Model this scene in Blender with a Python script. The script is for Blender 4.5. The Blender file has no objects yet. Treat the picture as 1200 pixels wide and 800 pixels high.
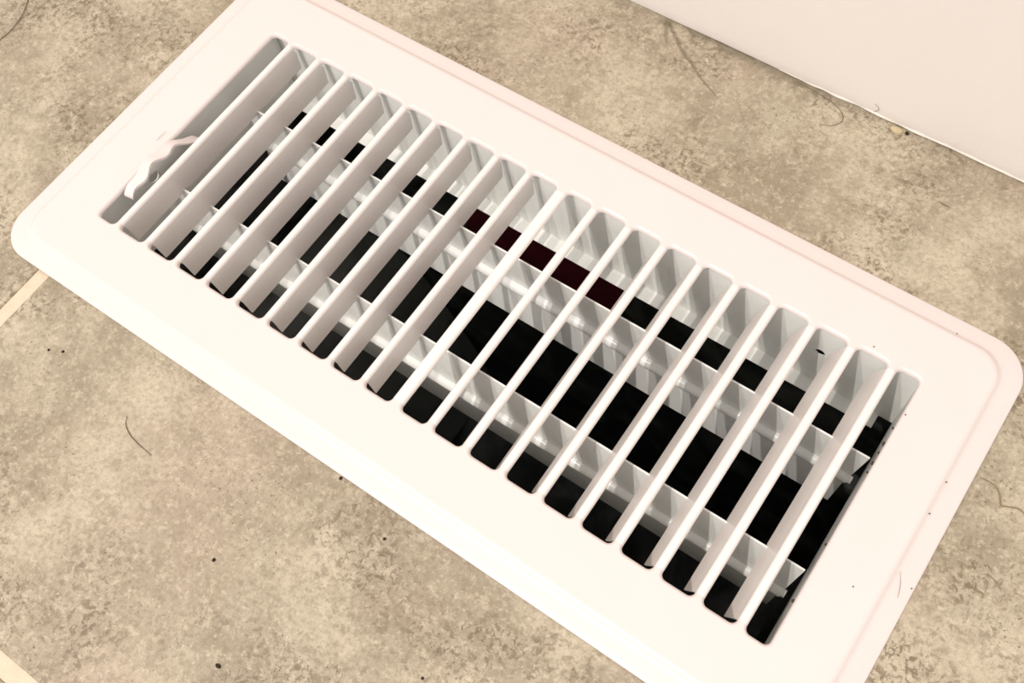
import bpy, bmesh, math, random
from mathutils import Matrix, Vector, noise
random.seed(7)
PI = math.pi
# Working units are centimetres with z = 0 on the top of the register; P() turns them into metres, floor top at z = 0.
ZO = 0.3
def P(x, y, z): return Vector((x/100, y/100, (z+ZO)/100))
scene = bpy.context.scene
COL = scene.collection

# ------------------------------------------------------------------ camera
cam_d = bpy.data.cameras.new('camera'); cam = bpy.data.objects.new('camera', cam_d); COL.objects.link(cam)
r_ = (0.8201737868718487, 0.5684324856053831, -0.06480330729814023)
d_ = (0.4889696428017511, -0.7552737347398142, -0.43642900227929493)
f_ = (-0.2970246584824553, 0.3262607774781683, -0.8974019485897733)
loc = P(11.0897, -11.1857, 28.2815)
cam.matrix_world = Matrix(((r_[0], -d_[0], -f_[0], loc.x), (r_[1], -d_[1], -f_[1], loc.y), (r_[2], -d_[2], -f_[2], loc.z), (0, 0, 0, 1)))
cam_d.sensor_width = 36; cam_d.lens = 1240.06/1200*36; cam_d.clip_start = 0.01; cam_d.clip_end = 50
scene.camera = cam

# ------------------------------------------------------------------ world, lamps, exposure
w = bpy.data.worlds.new('room_light'); scene.world = w; w.use_nodes = True
w.node_tree.nodes['Background'].inputs[0].default_value = (0.985, 0.99, 1.0, 1)
w.node_tree.nodes['Background'].inputs[1].default_value = 0.72
def bulb(x, y, z, e, r=0.02):
    l = bpy.data.lights.new('ceiling_bulb', 'POINT'); l.energy = e; l.shadow_soft_size = r; l.color = (1.0, 0.94, 0.88)
    o = bpy.data.objects.new('ceiling_bulb', l); COL.objects.link(o); o.location = (x, y, z)
bulb(-0.26, -1.46, 2.15, 100)
bulb(-0.50, -1.40, 2.15, 56)
vs = scene.view_settings
vs.view_transform = 'Standard'; vs.look = 'None'; vs.gamma = 1; vs.use_curve_mapping = False; vs.exposure = 0.27

# ------------------------------------------------------------------ materials
def s2l(c):
    return tuple((v/255/12.92 if v/255 <= 0.04045 else ((v/255+0.055)/1.055)**2.4) for v in c)+(1,)
def mat(name, col, rough=0.5, spec=0.5, metal=0.0, mott=0.03, nscale=60, bump=0.0, bscale=900, coat=0.0):
    m = bpy.data.materials.new(name); m.use_nodes = True; nt = m.node_tree; N = nt.nodes; L = nt.links
    b = N['Principled BSDF']; b.inputs['Roughness'].default_value = rough; b.inputs['Metallic'].default_value = metal
    b.inputs['Specular IOR Level'].default_value = spec; b.inputs['Coat Weight'].default_value = coat; b.inputs['Coat Roughness'].default_value = 0.15
    tc = N.new('ShaderNodeTexCoord'); n = N.new('ShaderNodeTexNoise'); n.inputs['Scale'].default_value = nscale; n.inputs['Detail'].default_value = 4
    L.new(tc.outputs['Object'], n.inputs['Vector'])
    cr = N.new('ShaderNodeValToRGB'); L.new(n.outputs['Fac'], cr.inputs['Fac'])
    c = s2l(col); cr.color_ramp.elements[0].position = 0.3; cr.color_ramp.elements[1].position = 0.7
    cr.color_ramp.elements[0].color = tuple(v*(1-mott) for v in c[:3])+(1,); cr.color_ramp.elements[1].color = c
    L.new(cr.outputs['Color'], b.inputs['Base Color'])
    if bump:
        n2 = N.new('ShaderNodeTexNoise'); n2.inputs['Scale'].default_value = bscale; n2.inputs['Detail'].default_value = 3
        L.new(tc.outputs['Object'], n2.inputs['Vector']); bp = N.new('ShaderNodeBump'); bp.inputs['Strength'].default_value = bump; bp.inputs['Distance'].default_value = 0.0006
        L.new(n2.outputs['Fac'], bp.inputs['Height']); L.new(bp.outputs['Normal'], b.inputs['Normal'])
    return m
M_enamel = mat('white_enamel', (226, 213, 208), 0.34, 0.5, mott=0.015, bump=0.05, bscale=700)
M_louver = mat('louver_enamel_lit', (238, 229, 223), 0.36, 0.5, mott=0.015)  # same paint as the plate, lightened: light on the fins put into colour
M_inner = mat('white_enamel_inner_lit', (243, 243, 238), 0.4, 0.5, mott=0.05, nscale=120)  # same enamel inside the box, its colour lightened to paint in brightness
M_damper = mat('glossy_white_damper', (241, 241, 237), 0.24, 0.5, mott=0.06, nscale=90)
M_wall = mat('matte_wall_paint', (231, 221, 213), 0.75, 0.25, mott=0.02, nscale=25, bump=0.12, bscale=420)
M_lip = mat('paint_ridge', (236, 228, 216), 0.5, 0.4, mott=0.04, nscale=200)
M_hair = mat('hair_strand', (112, 94, 72), 0.5, 0.4)
M_debris = mat('dark_grit', (52, 40, 28), 0.8, 0.2)
M_caulk = mat('beige_caulk', (206, 188, 150), 0.8, 0.2, mott=0.2, nscale=500)
M_grout = mat('cream_grout', (226, 205, 180), 0.9, 0.15, mott=0.10, nscale=260, bump=0.5, bscale=1500)
M_slab = mat('subfloor', (70, 62, 52), 0.9, 0.1)
M_rust = mat('grimy_edge', (74, 68, 56), 0.8, 0.2, mott=0.4, nscale=700)

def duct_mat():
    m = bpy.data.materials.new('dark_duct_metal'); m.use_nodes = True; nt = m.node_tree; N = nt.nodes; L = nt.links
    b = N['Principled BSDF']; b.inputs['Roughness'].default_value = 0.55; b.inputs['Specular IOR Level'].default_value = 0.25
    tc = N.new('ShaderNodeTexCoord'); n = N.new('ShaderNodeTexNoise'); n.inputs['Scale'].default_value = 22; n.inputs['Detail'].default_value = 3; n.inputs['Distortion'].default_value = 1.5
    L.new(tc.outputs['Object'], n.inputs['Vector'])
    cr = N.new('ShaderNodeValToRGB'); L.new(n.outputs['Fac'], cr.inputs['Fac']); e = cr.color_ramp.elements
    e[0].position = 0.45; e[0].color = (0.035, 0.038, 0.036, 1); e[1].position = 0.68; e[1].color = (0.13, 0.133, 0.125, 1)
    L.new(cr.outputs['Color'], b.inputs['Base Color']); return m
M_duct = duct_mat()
M_maroon = mat('maroon_tape', (112, 36, 48), 0.7, 0.2, mott=0.3, nscale=90)
M_duct_lit = mat('duct_metal_lit', (112, 114, 108), 0.45, 0.4, mott=0.35, nscale=60)  # paler duct metal: light on the left bottom is put into the colour

def stone_mat():
    m = bpy.data.materials.new('mottled_stone_tile'); m.use_nodes = True; nt = m.node_tree; N = nt.nodes; L = nt.links
    b = N['Principled BSDF']; b.inputs['Roughness'].default_value = 0.5; b.inputs['Specular IOR Level'].default_value = 0.35
    tc = N.new('ShaderNodeTexCoord')
    def ns(scale, detail=4, rough=0.5, dist=0.0, off=0):
        mp = N.new('ShaderNodeMapping'); mp.inputs['Location'].default_value = (off, off*1.7, 0); L.new(tc.outputs['Object'], mp.inputs['Vector'])
        n = N.new('ShaderNodeTexNoise'); n.inputs['Scale'].default_value = scale; n.inputs['Detail'].default_value = detail
        n.inputs['Roughness'].default_value = rough; n.inputs['Distortion'].default_value = dist; L.new(mp.outputs[0], n.inputs['Vector']); return n.outputs['Fac']
    def ramp(src, a, bb, lo=0.0, hi=1.0):
        r = N.new('ShaderNodeMapRange'); r.interpolation_type = 'SMOOTHSTEP'
        for i, v in zip((1, 2, 3, 4), (a, bb, lo, hi)): r.inputs[i].default_value = v
        L.new(src, r.inputs[0]); return r.outputs[0]
    def mul(a, bb):
        x = N.new('ShaderNodeMath'); x.operation = 'MULTIPLY'
        for i, s in enumerate((a, bb)):
            if isinstance(s, (int, float)): x.inputs[i].default_value = s
            else: L.new(s, x.inputs[i])
        return x.outputs[0]
    def mix(fac, c1, c2):
        x = N.new('ShaderNodeMix'); x.data_type = 'RGBA'; L.new(fac, x.inputs[0])
        for i, c in ((6, c1), (7, c2)):
            if isinstance(c, tuple): x.inputs[i].default_value = c
            else: L.new(c, x.inputs[i])
        return x.outputs[2]
    base = mix(ramp(ns(20, 7, 0.66, 0.2), 0.37, 0.62), s2l((168, 153, 129)), s2l((212, 197, 171)))       # broad clouds
    base = mix(ramp(ns(12, 3, 0.5, 0, 3), 0.48, 0.68, 0, 0.5), base, s2l((204, 182, 160)))               # pinkish areas
    base = mix(ramp(ns(17, 3, 0.5, 0, 33), 0.50, 0.70, 0, 0.35), base, s2l((172, 162, 138)))             # greyer areas
    base = mix(ramp(ns(95, 9, 0.8, 0.1, 5), 0.47, 0.62, 0, 0.45), base, s2l((152, 136, 110)))            # medium stains
    base = mix(ramp(ns(230, 7, 0.8, 0.1, 9), 0.50, 0.62, 0, 0.50), base, s2l((226, 210, 182)))           # light flecks
    patch = ramp(ns(15, 6, 0.68, 0.2, 12), 0.43, 0.60)
    speck = ramp(ns(430, 6, 0.75, 0.4, 1), 0.49, 0.57)
    base = mix(mul(mul(patch, speck), 0.85), base, s2l((124, 106, 82)))                                  # fine dark speckle in patches
    base = mix(ramp(ns(620, 5, 0.75, 0.1, 21), 0.46, 0.62, 0, 0.38), base, s2l((144, 128, 103)))         # overall grain
    base = mix(ramp(ns(540, 4, 0.7, 0.1, 41), 0.56, 0.68, 0, 0.5), base, s2l((230, 216, 190)))           # pale grains
    base = mix(mul(ramp(ns(1000, 3, 0.6, 0.2, 2), 0.60, 0.68), ramp(ns(34, 3, 0.5, 0, 7), 0.45, 0.65, 0.1, 0.8)), base, s2l((104, 84, 62)))
    # two dark veins running from the wall and a line of dirt at the wall's foot (object space, metres)
    sx = N.new('ShaderNodeSeparateXYZ'); L.new(tc.outputs['Object'], sx.inputs[0])
    def M(op, a, bb=None, c=None):
        x = N.new('ShaderNodeMath'); x.operation = op
        for i, q in enumerate((a, bb, c)):
            if q is None: continue
            if isinstance(q, (int, float)): x.inputs[i].default_value = q
            else: L.new(q, x.inputs[i])
        return x.outputs[0]
    X = M('MULTIPLY', sx.outputs[0], 100.0); Y = M('MULTIPLY', sx.outputs[1], 100.0); T = M('SUBTRACT', 12.3, Y)
    wob = M('MULTIPLY', M('SUBTRACT', ns(180, 4, 0.6, 0, 4), 0.5), 0.45)
    f1 = M('ADD', M('MULTIPLY_ADD', M('MULTIPLY', T, T), 0.2956, M('MULTIPLY_ADD', T, 0.965, -0.74)), wob)
    f2 = M('ADD', M('MULTIPLY_ADD', T, 0.55, -0.86), wob)
    v1 = mul(ramp(M('ABSOLUTE', M('SUBTRACT', X, f1)), 0.03, 0.16, 1, 0), mul(ramp(T, -0.3, 0.0), ramp(T, 1.75, 2.1, 1, 0)))
    v2 = mul(ramp(M('ABSOLUTE', M('SUBTRACT', X, f2)), 0.02, 0.12, 0.8, 0), mul(ramp(T, -0.3, 0.0), ramp(T, 0.6, 1.1, 1, 0)))
    base = mix(mul(M('MAXIMUM', v1, v2), 0.6), base, s2l((108, 96, 74)))
    grime = mul(ramp(M('ADD', Y, M('MULTIPLY', M('SUBTRACT', ns(160, 5, 0.65, 0, 6), 0.5), 1.6)), 11.95, 12.45), mul(ramp(X, -4, 0), ramp(X, 3.5, 9, 1, 0.35)))
    base = mix(mul(grime, 0.6), base, s2l((108, 97, 74)))
    hs = N.new('ShaderNodeHueSaturation'); hs.inputs['Saturation'].default_value = 0.97; hs.inputs['Value'].default_value = 0.82; L.new(base, hs.inputs['Color'])
    L.new(hs.outputs[0], b.inputs['Base Color'])
    bp = N.new('ShaderNodeBump'); bp.inputs['Strength'].default_value = 0.25; bp.inputs['Distance'].default_value = 0.0004
    L.new(ns(500, 5, 0.6), bp.inputs['Height']); L.new(bp.outputs['Normal'], b.inputs['Normal'])
    return m
M_stone = stone_mat()

# ------------------------------------------------------------------ helpers
def link_obj(name, bm, material, parent=None, smooth=None):
    me = bpy.data.meshes.new(name); bm.to_mesh(me); bm.free()
    mats = material if isinstance(material, (list, tuple)) else [material]
    for m in mats: me.materials.append(m)
    if smooth is not None:
        for p in me.polygons: p.use_smooth = True
        me.set_sharp_from_angle(angle=math.radians(smooth))
    o = bpy.data.objects.new(name, me); COL.objects.link(o)
    if parent: o.parent = parent; o.matrix_parent_inverse = Matrix.Translation(parent.location).inverted()
    return o
def empty(name, loc, label, cat, group=None):
    o = bpy.data.objects.new(name, None); COL.objects.link(o); o.location = loc; o.empty_display_size = 0.02
    tag(o, label, cat, group); return o
def tag(o, label=None, cat=None, group=None, kind=None):
    if label: o['label'] = label
    if cat: o['category'] = cat
    if group: o['group'] = group
    if kind: o['kind'] = kind
    return o
def box(bm, x0, x1, y0, y1, z0, z1):
    v = [bm.verts.new(P(x, y, z)) for z in (z0, z1) for x, y in ((x0, y0), (x1, y0), (x1, y1), (x0, y1))]
    for f in ((3, 2, 1, 0), (4, 5, 6, 7), (0, 1, 5, 4), (1, 2, 6, 5), (2, 3, 7, 6), (3, 0, 4, 7)): bm.faces.new([v[i] for i in f])
    return v
def bevel_all(bm, w, seg=2):
    bmesh.ops.bevel(bm, geom=list(bm.edges), offset=w/100, segments=seg, affect='EDGES', profile=0.5)
def fill_loops(bm, loops):
    """flat polygon with holes from vertex loops; returns the new faces"""
    es = []
    for lp in loops:
        for i in range(len(lp)):
            e = bm.edges.get((lp[i], lp[(i+1) % len(lp)])) or bm.edges.new((lp[i], lp[(i+1) % len(lp)])); es.append(e)
    r = bmesh.ops.triangle_fill(bm, use_beauty=True, use_dissolve=False, edges=es)
    return [f for f in r['geom'] if isinstance(f, bmesh.types.BMFace)]
def sheet(name, loops3, thick, material, parent=None, smooth=None):
    """a sheet with holes: loops3 = lists of (x,y,z) cm points on one plane, thick = (dx,dy,dz) cm"""
    bm = bmesh.new(); la = []; lb = []
    for lp in loops3:
        la.append([bm.verts.new(P(*p)) for p in lp]); lb.append([bm.verts.new(P(p[0]+thick[0], p[1]+thick[1], p[2]+thick[2])) for p in lp])
    fill_loops(bm, la); fill_loops(bm, lb)
    for a, b in zip(la, lb):
        for i in range(len(a)):
            j = (i+1) % len(a); bm.faces.new((a[i], a[j], b[j], b[i]))
    bmesh.ops.recalc_face_normals(bm, faces=bm.faces)
    return link_obj(name, bm, material, parent, smooth)
def tube_bm(bm, pts, r, sides=6, taper=True):
    rings = []; n = len(pts)
    for i, p in enumerate(pts):
        p = Vector(p); t = (Vector(pts[min(i+1, n-1)])-Vector(pts[max(i-1, 0)])).normalized()
        u = t.cross(Vector((0, 0, 1))); u = u.normalized() if u.length > 1e-4 else Vector((1, 0, 0)); v = t.cross(u)
        rr = r*(0.35+0.65*math.sin(PI*min(max(i/(n-1), 0.04), 0.96))**0.5) if taper else r
        rings.append([bm.verts.new(P(*(p+u*math.cos(a)*rr+v*math.sin(a)*rr))) for a in [2*PI*k/sides for k in range(sides)]])
    for i in range(n-1):
        for k in range(sides): bm.faces.new((rings[i][k], rings[i][(k+1) % sides], rings[i+1][(k+1) % sides], rings[i+1][k]))
    bm.faces.new(rings[0][::-1]); bm.faces.new(rings[-1])
def spline(ctrl, n=24):
    out = []; c = [Vector(p) for p in ctrl]; c = [2*c[0]-c[1]]+c+[2*c[-1]-c[-2]]
    segs = len(c)-3
    for i in range(n+1):
        u = i/n*segs; k = min(int(u), segs-1); t = u-k; a, b, d, e = c[k:k+4]
        out.append(0.5*((2*b)+(d-a)*t+(2*a-5*b+4*d-e)*t*t+(3*b-a-3*d+e)*t**3))
    return out

FZ = -0.3          # floor level in working units
# ------------------------------------------------------------------ setting: floor of tiles with grout
bm = bmesh.new()   # concrete bed below the tiles with the duct opening cut out
for x0, x1, y0, y1 in ((-95, -13.3, -85, 14), (13.3, 110, -85, 14), (-13.3, 13.3, -85, -5.6), (-13.3, 13.3, 5.6, 14)): box(bm, x0, x1, y0, y1, FZ-4, FZ-0.95)
floor = tag(link_obj('floor', bm, M_slab), kind='structure')
TZ0, TZ1 = FZ-0.93, FZ
def tile(poly):
    bm = bmesh.new(); a = [bm.verts.new(P(x, y, TZ1)) for x, y in poly]
    f = bm.faces.new(a); r = bmesh.ops.extrude_face_region(bm, geom=[f])
    nv = [g for g in r['geom'] if isinstance(g, bmesh.types.BMVert)]
    for v in nv: v.co.z = P(0, 0, TZ0).z
    bmesh.ops.recalc_face_normals(bm, faces=bm.faces)
    top = [e for e in bm.edges if abs(e.verts[0].co.z-P(0, 0, TZ1).z) < 1e-6 and abs(e.verts[1].co.z-P(0, 0, TZ1).z) < 1e-6]
    bmesh.ops.bevel(bm, geom=top, offset=0.0007, segments=2, affect='EDGES', profile=0.5)
    return link_obj('tile', bm, M_stone, floor)
XG0, XG1, YG0, YG1 = -12.70, -12.23, -16.57, -16.05
YW = 12.45
TX, TY = 45.3, 30.0
# the tile that carries the register is notched round the duct opening
tile([(XG1, YG1), (XG1+TX, YG1), (XG1+TX, YW+0.12), (XG1, YW+0.12), (XG1, 5.3), (12.9, 5.3), (12.9, -5.3), (XG1, -5.3)])
tile([(XG0, YG1), (XG0, -5.3), (-12.9, -5.3), (-12.9, 5.3), (XG0, 5.3), (XG0, YW+0.12), (XG0-TX, YW+0.12), (XG0-TX, YG1)])
for ix in range(-1, 2):
    for iy in range(1, 3):
        y1 = YG0-(iy-1)*(TY+0.5); x0 = (XG1+ix*(TX+0.47)) if ix >= 0 else XG0-TX
        tile([(x0, y1-TY), (x0+TX, y1-TY), (x0+TX, y1), (x0, y1)])
tile([(XG1+TX+0.47, YG1), (XG1+2*TX, YG1), (XG1+2*TX, YW+0.12), (XG1+TX+0.47, YW+0.12)])
bm = bmesh.new()
def gstrip(x0, x1, y0, y1):
    nx = max(1, int((x1-x0)/0.5)); ny = max(1, int((y1-y0)/0.5)); nx = min(nx, 60); ny = min(ny, 60); g = []
    for j in range(ny+1):
        row = []
        for i in range(nx+1):
            x = x0+(x1-x0)*i/nx; y = y0+(y1-y0)*j/ny
            row.append(bm.verts.new(P(x, y, FZ-0.06+0.02*noise.noise(Vector((x*1.3, y*1.3, 0))))))
        g.append(row)
    for j in range(ny):
        for i in range(nx): bm.faces.new((g[j][i], g[j][i+1], g[j+1][i+1], g[j+1][i]))
gstrip(XG0, XG1, YG1, -5.3); gstrip(XG0, XG1, 5.3, YW+0.12)
gstrip(XG0-TX, XG1+TX, YG0, YG1)
gstrip(XG0, XG1, YG0-62, YG0); gstrip(XG1+TX, XG1+TX+0.47, YG0-62, YW+0.12)
grout = link_obj('grout', bm, M_grout, floor, 60); grout['label'] = 'cream grout line recessed between the tiles'

# ------------------------------------------------------------------ setting: painted wall with a ragged lower edge
bm = bmesh.new(); n = 260; X0, X1 = -70, 95
rows = []
def wall_edge(x): return FZ+0.035+0.05*noise.noise(Vector((x*0.35, 3, 0)))+0.025*noise.noise(Vector((x*2.1, 9, 0)))
zs = [0, 0.12, 0.4, 2, 10, 40, 120, 240]
for i in range(n+1):
    x = X0+(X1-X0)*i/n; e = wall_edge(x)
    rows.append([bm.verts.new(P(x, YW+(0.02 if k == 0 else 0)+0.03*noise.noise(Vector((x*0.09, z*0.09, 1))), e+z)) for k, z in enumerate(zs)]+[bm.verts.new(P(x, YW+1.6, 240)), bm.verts.new(P(x, YW+1.6, e))])
for i in range(n):
    for k in range(len(rows[0])): 
        k2 = (k+1) % len(rows[0]); bm.faces.new((rows[i][k], rows[i+1][k], rows[i+1][k2], rows[i][k2]))
bm.faces.new(rows[0][::-1]); bm.faces.new(rows[-1]); bmesh.ops.recalc_face_normals(bm, faces=bm.faces)
tag(link_obj('wall_back', bm, M_wall, None, 40), kind='structure')
# thin ridge of dried paint along the wall's foot, torn in places
bm = bmesh.new(); n = 190; prev = None
for i in range(n+1):
    x = 3.4+14.6*i/n; k = min(1, i/20)*min(1, (n-i)/20+0.3)
    e = wall_edge(x)
    out = 0.03*k*(0.6+1.2*noise.noise(Vector((x*1.5, 5, 2))))
    up = 0.06*k*(1+0.9*noise.noise(Vector((x*2.5, 7, 2))))
    ring = [bm.verts.new(P(x, YW+0.02, e+0.01)), bm.verts.new(P(x, YW-out, e+0.0)), bm.verts.new(P(x, YW-out*0.8, e+up*0.6)), bm.verts.new(P(x, YW+0.02, e+up+0.03))]
    if prev:
        for a in range(4): bm.faces.new((prev[a], ring[a], ring[(a+1) % 4], prev[(a+1) % 4]))
    else: bm.faces.new(ring)
    prev = ring
bm.faces.new(prev[::-1]); bmesh.ops.recalc_face_normals(bm, faces=bm.faces)
tag(link_obj('trim_1', bm, M_lip, None, 50), kind='structure')

# ------------------------------------------------------------------ duct boot below the floor
duct = empty('duct_boot', P(0, 0, -24), 'dark sheet metal duct seen through the slots below the white register', 'duct')
def dwall(name, f, nu, nv, m, dist=0.25):
    bm = bmesh.new(); g = []
    for j in range(nv+1):
        row = []
        for i in range(nu+1):
            a, nrm = f(i/nu, j/nv); k = dist*noise.noise(Vector(a)*0.45)*(1 if 0 < i < nu and 0 < j < nv else 0)
            row.append(bm.verts.new(P(*(Vector(a)+Vector(nrm)*k))))
        g.append(row)
    for j in range(nv):
        for i in range(nu): bm.faces.new((g[j][i], g[j][i+1], g[j+1][i+1], g[j+1][i]))
    return link_obj(name, bm, m, duct, 60)
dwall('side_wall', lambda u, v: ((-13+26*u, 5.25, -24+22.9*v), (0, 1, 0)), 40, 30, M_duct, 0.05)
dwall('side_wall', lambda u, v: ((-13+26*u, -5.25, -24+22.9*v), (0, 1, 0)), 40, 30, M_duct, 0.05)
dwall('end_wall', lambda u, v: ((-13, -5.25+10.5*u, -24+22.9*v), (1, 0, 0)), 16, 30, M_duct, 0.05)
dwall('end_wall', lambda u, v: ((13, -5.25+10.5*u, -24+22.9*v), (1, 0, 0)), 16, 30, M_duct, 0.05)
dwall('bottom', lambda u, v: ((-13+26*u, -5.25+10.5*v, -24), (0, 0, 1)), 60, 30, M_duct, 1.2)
dwall('bend', lambda u, v: ((-12.9+7.5*u, -5.2+10.4*v, -12-11.5*u*u), (0, 0, 1)), 24, 24, M_duct_lit, 0.5)
o = dwall('seam_tape', lambda u, v: ((-5.2+7.2*u, 5.10, -9.5+5.5*v), (0, 1, 0)), 12, 8, M_maroon, 0.08); o['label'] = 'dull maroon strip on the far duct wall'

# ------------------------------------------------------------------ floor register
reg = empty('floor_register', P(0, 0, FZ), 'white enamelled steel floor register with slanted louvers set in the tile floor', 'floor vent')
RC = 0.17; YE = 4.47; YS = YE-RC            # slot end radius, half length, straight part
LV = ((0.10, 0.0), (0.072, -0.010), (0.045, -0.030), (0.018, -0.066), (0.0, -0.115), (0.0, -0.17))   # (expansion, z) of the rolled slot edge
PITCH = 1.27
# bars: left edge / right edge of the metal strip at z about 0
bars = []
for k in range(1, 20):
    if k <= 9: L0 = -11.56+PITCH*(k-1); bars.append((L0, L0+0.25))
    elif k == 10: bars.append((-0.19, 0.21))
    else: R0 = 11.55-PITCH*(19-k); bars.append((R0-0.285, R0))
slots = []
xl = -12.26
for b in bars: slots.append((xl, b[0])); xl = b[1]
slots.append((xl, 12.25))
# slots as seen lie between the bars; the rolled edges widen them at the top
def slot_arc(s, sy, lev, n=6):
    """points of one slot end, from the right side round to the left, at ring level lev"""
    x0, x1 = s; e, z = LV[lev]; out = []
    for k in range(n+1):
        a = (PI/2)*k/n; out.append((x1-RC+(RC+e)*math.cos(a), sy*(YS+(RC+e)*math.sin(a)), z))
    for k in range(n+1):
        a = PI/2+(PI/2)*k/n; out.append((x0+RC+(RC+e)*math.cos(a), sy*(YS+(RC+e)*math.sin(a)), z))
    return out
# shrink: strip edges given are the visible top strip, slots at deep level are wider apart by e
E0 = LV[0][0]
slots = [(a+(0.0 if i else 0.0), b) for i, (a, b) in enumerate(slots)]
bm = bmesh.new()
def rrect(hx0, hx1, hy, r, z, n=14):
    pts = []
    for cx, cy, a0 in ((hx1-r, hy-r, 0), (hx0+r, hy-r, PI/2), (hx0+r, -hy+r, PI), (hx1-r, -hy+r, 1.5*PI)):
        for k in range(n+1):
            a = a0+PI/2*k/n; pts.append((cx+r*math.cos(a), cy+r*math.sin(a), z))
    return pts
prof = [(0.00, -0.285), (0.00, -0.245), (0.02, -0.225), (0.06, -0.212), (0.30, -0.170), (0.50, -0.135), (0.56, -0.118), (0.61, -0.088), (0.65, -0.055), (0.69, -0.026), (0.74, -0.008), (0.80, 0.0)]
PX0, PX1, PY, PR = -14.72, 14.70, 6.97, 1.25
rings = []
for d, z in prof:
    sag = 0.0
    rings.append([bm.verts.new(P(*p)) for p in rrect(PX0+d, PX1-d, PY-d, max(PR-d*0.55, 0.2), z)])
for a, b in zip(rings[:-1], rings[1:]):
    for i in range(len(a)):
        j = (i+1) % len(a); f = bm.faces.new((a[i], a[j], b[j], b[i])); f.smooth = True
# underside rim return so the edge has thickness
under = [bm.verts.new(P(*p)) for p in rrect(PX0+0.07, PX1-0.07, PY-0.07, PR-0.05, -0.285)]
under2 = [bm.verts.new(P(*p)) for p in rrect(PX0+0.85, PX1-0.85, PY-0.85, PR-0.5, -0.08)]
for a, b in ((rings[0], under), (under, under2)):
    for i in range(len(a)):
        j = (i+1) % len(a); bm.faces.new((a[j], a[i], b[i], b[j]))
# the opening: slot ends joined by short edges across every bar, sides straight
jit = lambda x, y: 0.05*noise.noise(Vector((x*2.7, y, 4)))
loop = []
allarcs = []
for sy in (1, -1):
    order = range(20)
    for si in (order if sy == 1 else reversed(order)):
        lv = []
        for l in range(len(LV)):
            pts = slot_arc(slots[si], sy, l)
            if l == len(LV)-1: pts = [(x, y, z+jit(x, y)) for x, y, z in pts]
            lv.append([bm.verts.new(P(*p)) for p in pts])
        for a, b in zip(lv[:-1], lv[1:]):
            for i in range(len(a)-1):
                f = bm.faces.new((a[i], a[i+1], b[i+1], b[i])); f.smooth = True
        allarcs.append((si, sy, lv))
        seq = lv[0][::-1] if sy == 1 else lv[0]
        loop += seq
# straight outer sides of the first and last slot belong to the plate too
def col(si, sy, end):
    for s, y, lv in allarcs:
        if s == si and y == sy: return [l[end] for l in lv]
for si, end in ((0, -1), (19, 0)):
    a = col(si, 1, end); b = col(si, -1, end)
    for k in range(len(a)-1):
        f = bm.faces.new((a[k], a[k+1], b[k+1], b[k])); f.smooth = True
fill_loops(bm, [rings[-1], loop])
bmesh.ops.recalc_face_normals(bm, faces=bm.faces)
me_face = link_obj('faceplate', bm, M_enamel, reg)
# make sure the top faces up
me = me_face.data
up = sum(p.normal.z*p.area for p in me.polygons if abs(p.center.z-P(0, 0, 0).z) < 1e-5)
if up < 0: me.flip_normals()

def louver(k):
    x0, x1 = bars[k-1]
    side = -1 if k <= 9 else (1 if k >= 11 else 0)
    # strip between the two openings; at the top the rolled edges eat E0 on both sides
    left = [(x0-e, z) for e, z in []]
    # cross-section, from the deep left point over the top to the deep right point
    sec = []
    for e, z in reversed(LV): sec.append((x0+e, z))
    for e, z in LV: sec.append((x1-e, z))
    T = 0.055
    if k <= 9:      # fin hangs from the right edge, nearly upright
        sec = sec[:-1]; bx = x0+0.21
        fin = [(x1-0.0, -0.16), (x1-0.0, -0.4), (bx+0.02, -1.22), (bx-T+0.02, -1.22), (x1-T, -0.4), (x1-T, -0.16), (x0+T, -0.12)]
        sec = sec+fin
    elif k >= 11:   # fin hangs from the left edge and leans away
        bx = x1-0.635
        sec = sec[1:]
        sec = sec+[(x1-T, -0.12), (x0+T, -0.16), (x0+T-0.06, -0.4), (bx+T, -1.22), (bx, -1.22), (x0-0.075, -0.42), (x0-0.025, -0.24), (x0-0.005, -0.14)]
    else:
        sec = sec+[(x1-T, -0.17), (x1-0.1, -0.05), (x0+0.1, -0.05), (x0+T, -0.17)]
    bm = bmesh.new(); g = []
    ys = [(-1, 0.0), (-0.6, 0), (0, 0), (0.6, 0), (1, 0.0)]
    nearcut = random.uniform(-0.02, 0.02)
    for u, _ in ys:
        ring = []
        for x, z in sec:
            y = YS*u
            if abs(u) == 1 and z < -0.14:
                deep = min(1, (-z-0.14)/0.2)
                y += (0.13*deep if u > 0 else (0.05*deep+0.10*min(1, max(0, (-z-0.3)/0.9))+nearcut*deep))
            ring.append(bm.verts.new(P(x, y, z)))
        g.append(ring)
    m = len(sec)
    for a, b in zip(g[:-1], g[1:]):
        for i in range(m):
            j = (i+1) % m; bm.faces.new((a[i], b[i], b[j], a[j]))
    bmesh.ops.recalc_face_normals(bm, faces=bm.faces)
    # close both ends
    bm.faces.ensure_lookup_table()
    caps = []
    for ring in (g[0], g[-1]):
        es = [bm.edges.get((ring[i], ring[(i+1) % m])) for i in range(m)]
        bmesh.ops.triangle_fill(bm, use_beauty=False, use_dissolve=False, edges=es)
    bmesh.ops.recalc_face_normals(bm, faces=bm.faces)
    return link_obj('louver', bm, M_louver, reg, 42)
for k in range(1, 20): 
    o = louver(k)
    if k == 10: o['label'] = 'flat middle bar of the grille without a fin'

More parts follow.
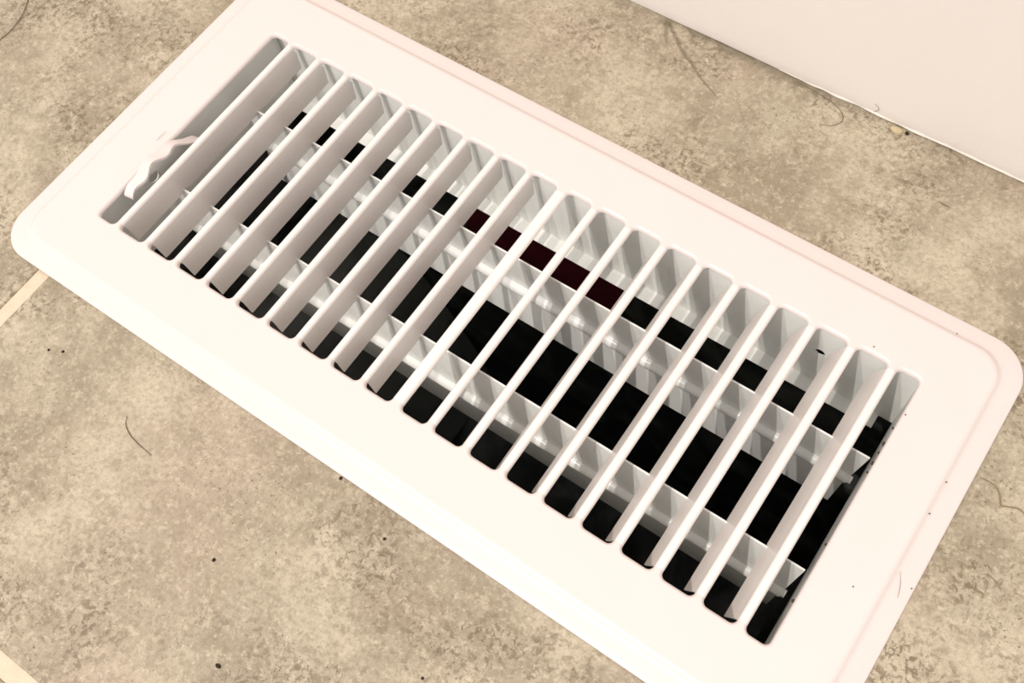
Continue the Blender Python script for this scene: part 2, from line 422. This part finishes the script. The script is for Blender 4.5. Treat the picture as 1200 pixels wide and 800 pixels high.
# register body: four sheet walls and inward lips
BY, BX, BZ = 4.65, 12.42, -3.72
def circ(cx, cz, rx, rz, y, n=14): return [(cx+rx*math.cos(2*PI*k/n), y, cz+rz*math.sin(2*PI*k/n)) for k in range(n)]
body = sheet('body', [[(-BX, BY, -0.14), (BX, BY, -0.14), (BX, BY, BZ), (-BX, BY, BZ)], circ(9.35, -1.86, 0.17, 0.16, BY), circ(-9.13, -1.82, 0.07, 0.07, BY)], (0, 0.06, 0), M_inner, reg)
def side(name, boxes, m=M_inner, parent=None, bev=0.015):
    bm = bmesh.new()
    for b in boxes: box(bm, *b)
    if bev: bevel_all(bm, bev, 1)
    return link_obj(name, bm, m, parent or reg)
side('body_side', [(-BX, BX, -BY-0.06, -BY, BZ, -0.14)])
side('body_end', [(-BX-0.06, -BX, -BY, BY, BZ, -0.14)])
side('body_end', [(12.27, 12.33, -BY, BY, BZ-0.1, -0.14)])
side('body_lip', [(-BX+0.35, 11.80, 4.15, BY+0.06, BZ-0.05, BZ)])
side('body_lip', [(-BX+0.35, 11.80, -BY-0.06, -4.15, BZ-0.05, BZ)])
# damper blades, both open and upright, each a creased sheet with a rolled bead along its pivot line
def damper(yt, zt, yp, zp, yb, zb, x0, x1):
    bm = bmesh.new(); T = 0.06
    sec = [(yt, zt-0.03), (yt+0.02, zt), (yt+T, zt), (yt+T+0.02, zt-0.03)]
    front = []; back = []
    for k in range(0, 8): front.append((yt+(yp-yt)*k/8, zt+(zp+0.24-zt)*k/8))
    for k in range(0, 11):   # bead bulging towards the near side
        a = PI/2+PI*k/10; front.append((yp+0.20*math.cos(a)*1.15, zp+0.22*math.sin(a)))
    for k in range(1, 7): front.append((yp+(yb-yp)*k/6, zp-0.24+(zb-zp+0.24)*k/6))
    back = [(y+T, z) for y, z in front][::-1]
    sec = front+back; g = []; N = 30
    for i in range(N+1):
        u = i/N; x = x0+(x1-x0)*u; ring = []
        for y, z in sec:
            xx = x
            if i == N: xx = x1+0.10-0.09*max(0, (zt-z))/1.0 if z > zp else x1-0.12-0.06*max(0, zp-z)
            if i == 0: xx = x0-0.10+0.09*max(0, (zt-z)) if z > zp else x0+0.12+0.06*max(0, zp-z)
            ring.append(bm.verts.new(P(xx, y, z)))
        g.append(ring)
    m = len(sec)
    for a, b in zip(g[:-1], g[1:]):
        for i in range(m):
            j = (i+1) % m; bm.faces.new((a[i], b[i], b[j], a[j]))
    for ring in (g[0], g[-1]):
        es = [bm.edges.get((ring[i], ring[(i+1) % m])) for i in range(m)]
        bmesh.ops.triangle_fill(bm, use_beauty=False, use_dissolve=False, edges=es)
    bmesh.ops.recalc_face_normals(bm, faces=bm.faces)
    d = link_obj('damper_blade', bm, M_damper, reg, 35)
    for xe, s in ((x1, 1), (x0, -1)):
        bm = bmesh.new(); tube_bm(bm, [(xe-0.25*s, yp-0.05, zp), (xe-0.02*s, yp-0.05, zp), (xe+(0.03 if s > 0 else 0.3)*s, yp-0.05, zp)], 0.13, 10, False)
        link_obj('pivot_pin', bm, M_damper, d, 50)
    return d
damper(1.99, -1.08, 2.02, -3.08, 1.80, -5.05, -11.95, 12.03)
damper(-1.90, -1.08, -2.12, -3.08, -2.20, -5.05, -11.95, 12.03)

# lever in the first slot: an arched, crimped thumb strip on an upright web
bm = bmesh.new()
def arch(y):   # height of the lever's crown, cm
    t = (y+2.05)/1.45; return 0.36-0.50*t*t-0.03*t*t*t*t
Ls = []; Rs = []
for i in range(71):
    y = -3.40+3.2*i/70; u = i/70
    wav = math.sin(2*PI*(u*3.1+0.05)); zz = arch(y)+0.03*wav
    Ls.append((-12.12-0.03*wav, y-0.02, zz)); Rs.append((-11.77-0.075*wav, y+0.04, zz-0.01))
g = []
for a, b in zip(Ls, Rs): g.append([bm.verts.new(P(*a)), bm.verts.new(P(*b)), bm.verts.new(P(b[0], b[1], b[2]-0.10)), bm.verts.new(P(a[0], a[1], a[2]-0.10))])
for a, b in zip(g[:-1], g[1:]):
    for i in range(4): bm.faces.new((a[i], b[i], b[(i+1) % 4], a[(i+1) % 4]))
bm.faces.new(g[0]); bm.faces.new(g[-1][::-1]); bmesh.ops.recalc_face_normals(bm, faces=bm.faces)
lev = link_obj('lever', bm, M_enamel, reg, 60); lev['label'] = 'small wavy white thumb lever in the first slot'
web = [(-12.09, p[1], p[2]-0.09) for p in Ls[2:-1:4]]+[(-12.09, -1.1, -2.4), (-12.09, -2.3, -2.4)]
hole = [(-12.09, -2.25+0.22*math.cos(2*PI*k/14), -0.42+0.24*math.sin(2*PI*k/14)) for k in range(14)]
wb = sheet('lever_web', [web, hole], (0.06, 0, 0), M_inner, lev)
bm = bmesh.new(); tube_bm(bm, [(-12.0, -2.25+0.22*math.cos(a), -0.42+0.24*math.sin(a)) for a in [PI*(-0.55+1.15*k/10) for k in range(11)]], 0.022, 6, False)
link_obj('hole_rim', bm, M_enamel, lev, 50)

# ------------------------------------------------------------------ small things on the floor
def strand(name, pts, r, label, cat, m=M_hair, n=26):
    bm = bmesh.new(); tube_bm(bm, spline(pts, n), r, 6)
    return tag(link_obj(name, bm, m, None, 60), label, cat)
H = FZ+0.03
strand('hair', [(-21.6, -2.4, H), (-21.0, -0.95, H), (-21.05, 0.1, H+0.02), (-21.45, 0.9, H), (-21.9, 1.5, H)], 0.015, 'long brown hair lying on the tile in the top left corner', 'hair')
strand('hair', [(4.2, 12.30, H), (5.2, 12.22, H), (5.9, 12.0, H), (6.15, 11.65, H), (5.95, 11.3, H), (5.6, 11.15, H)], 0.012, 'thin hooked hair curling out from the foot of the wall', 'hair')
strand('hair', [(-6.62, -9.10, H), (-6.45, -9.32, H), (-6.15, -9.47, H), (-5.75, -9.55, H), (-5.15, -9.60, H)], 0.014, 'short bent hair on the tile left of the register', 'hair')
strand('lint', [(10.05, 10.44, H), (10.25, 10.41, H), (10.45, 10.42, H)], 0.016, 'tiny straight dark fibre on the tile between register and wall', 'lint', n=8)
strand('hair', [(6.85, 12.41, -0.16), (6.98, 12.40, 0.02), (6.95, 12.39, 0.14), (6.8, 12.40, 0.22)], 0.008, 'tiny curled hair clinging to the painted wall just above the floor', 'hair')
strand('hair', [(-12.62, -1.25, 0.03), (-12.6, -1.0, 0.06), (-12.55, -0.8, 0.12)], 0.006, 'very short hair on the white plate beside the lever', 'hair', n=8)
strand('hair', [(14.42, -1.5, -0.12), (14.32, -1.15, -0.10), (14.15, -0.85, -0.02)], 0.006, 'tiny curved hair on the right rim of the white register', 'hair', n=8)
M_speck = mat('brown_speck', (120, 100, 82), 0.8, 0.2)
def grit(x, y, r, label, m=M_debris, z=FZ, cat='grit', name='grit', st=1.0):
    bm = bmesh.new(); bmesh.ops.create_icosphere(bm, subdivisions=2, radius=r/100)
    s = random.random()*9
    for v in bm.verts:
        v.co *= 1+0.35*noise.noise(v.co*100/r*0.9+Vector((s, s, s))); v.co.z *= 0.6; v.co.x *= st; v.co += P(x, y, z+r*0.45)
    return tag(link_obj(name, bm, m, None, 50), label, cat)
grit(-1.50, -10.88, 0.055, 'round dark grit grain on the tile below the register near the lower left')
grit(0.52, -12.96, 0.055, 'elongated dark grit grain on the tile at the bottom edge of the picture', st=1.6)
grit(7.80, 12.19, 0.13, 'crumb of beige caulk broken off at the foot of the wall', M_caulk, cat='caulk crumb', name='caulk_crumb', st=1.8)
grit(8.12, 12.28, 0.07, 'dark crumb beside the beige caulk at the foot of the wall')

M_brown = mat('brown_hair', (138, 118, 90), 0.5, 0.3)
strand('hair', [(14.83, 2.78, H), (15.11, 2.82, H), (15.37, 2.73, H), (15.54, 2.49, H), (15.62, 2.37, H), (15.77, 2.42, H), (16.01, 2.52, H), (16.22, 2.49, H), (16.6, 2.3, H)], 0.018, 'pale brown wavy hair on the tile beside the right end of the register', 'hair', M_brown, 40)
for x, y, r, z, l in ((10.66, 4.68, 0.03, 0, 'tiny dark speck on the white plate above the last slots, next to their far ends'),
                      (12.45, 6.36, 0.025, -0.03, 'tiny dark speck in the far crease of the white plate near its right corner'),
                      (12.33, 3.24, 0.03, 0, 'tiny dark speck just outside the last slot on the right'),
                      (14.11, 2.07, 0.03, -0.06, 'tiny dark speck on the right rim of the white plate, farthest of the three there'),
                      (14.12, 1.01, 0.03, -0.06, 'tiny dark speck on the right rim of the white plate, middle of the three there'),
                      (14.62, -1.04, 0.03, -0.21, 'tiny dark speck on the very edge of the right rim of the white plate'),
                      (13.33, -1.90, 0.03, 0, 'tiny dark speck on the white plate between last slot and right rim')):
    grit(x, y, r*0.85, l, M_speck, z=z-0.01, cat='speck', name='speck')
for x, y, r, l in ((-10.27, -8.85, 0.04, 'small dark grain on the tile next to the grout line, left of two'),
                   (-9.84, -8.64, 0.045, 'small dark grain on the tile next to the grout line, right of two'),
                   (-0.01, -7.05, 0.05, 'brown grain against the lower edge of the white plate'),
                   (2.13, -7.75, 0.045, 'small brown grain on the tile close to the lower middle edge of the plate'),
                   (5.25, -10.14, 0.04, 'small dark grain at the bottom edge of the picture, right of the elongated one')):
    grit(x, y, r, l)
# crumbs of dirty paint clinging to the wall of the last slot: parts of the register
for i, (y, h, r) in enumerate(((2.75, -0.16, 0.05), (2.2, -0.2, 0.08), (1.9, -0.22, 0.05), (1.55, -0.25, 0.07), (1.2, -0.18, 0.045), (-1.2, -0.3, 0.05), (-3.0, -0.35, 0.06))):
    o = grit(12.23, y, r, None, M_rust, z=h, name='paint_crumb', st=0.7); o.parent = reg; o.matrix_parent_inverse = Matrix.Translation(reg.location).inverted()
    del o['category']
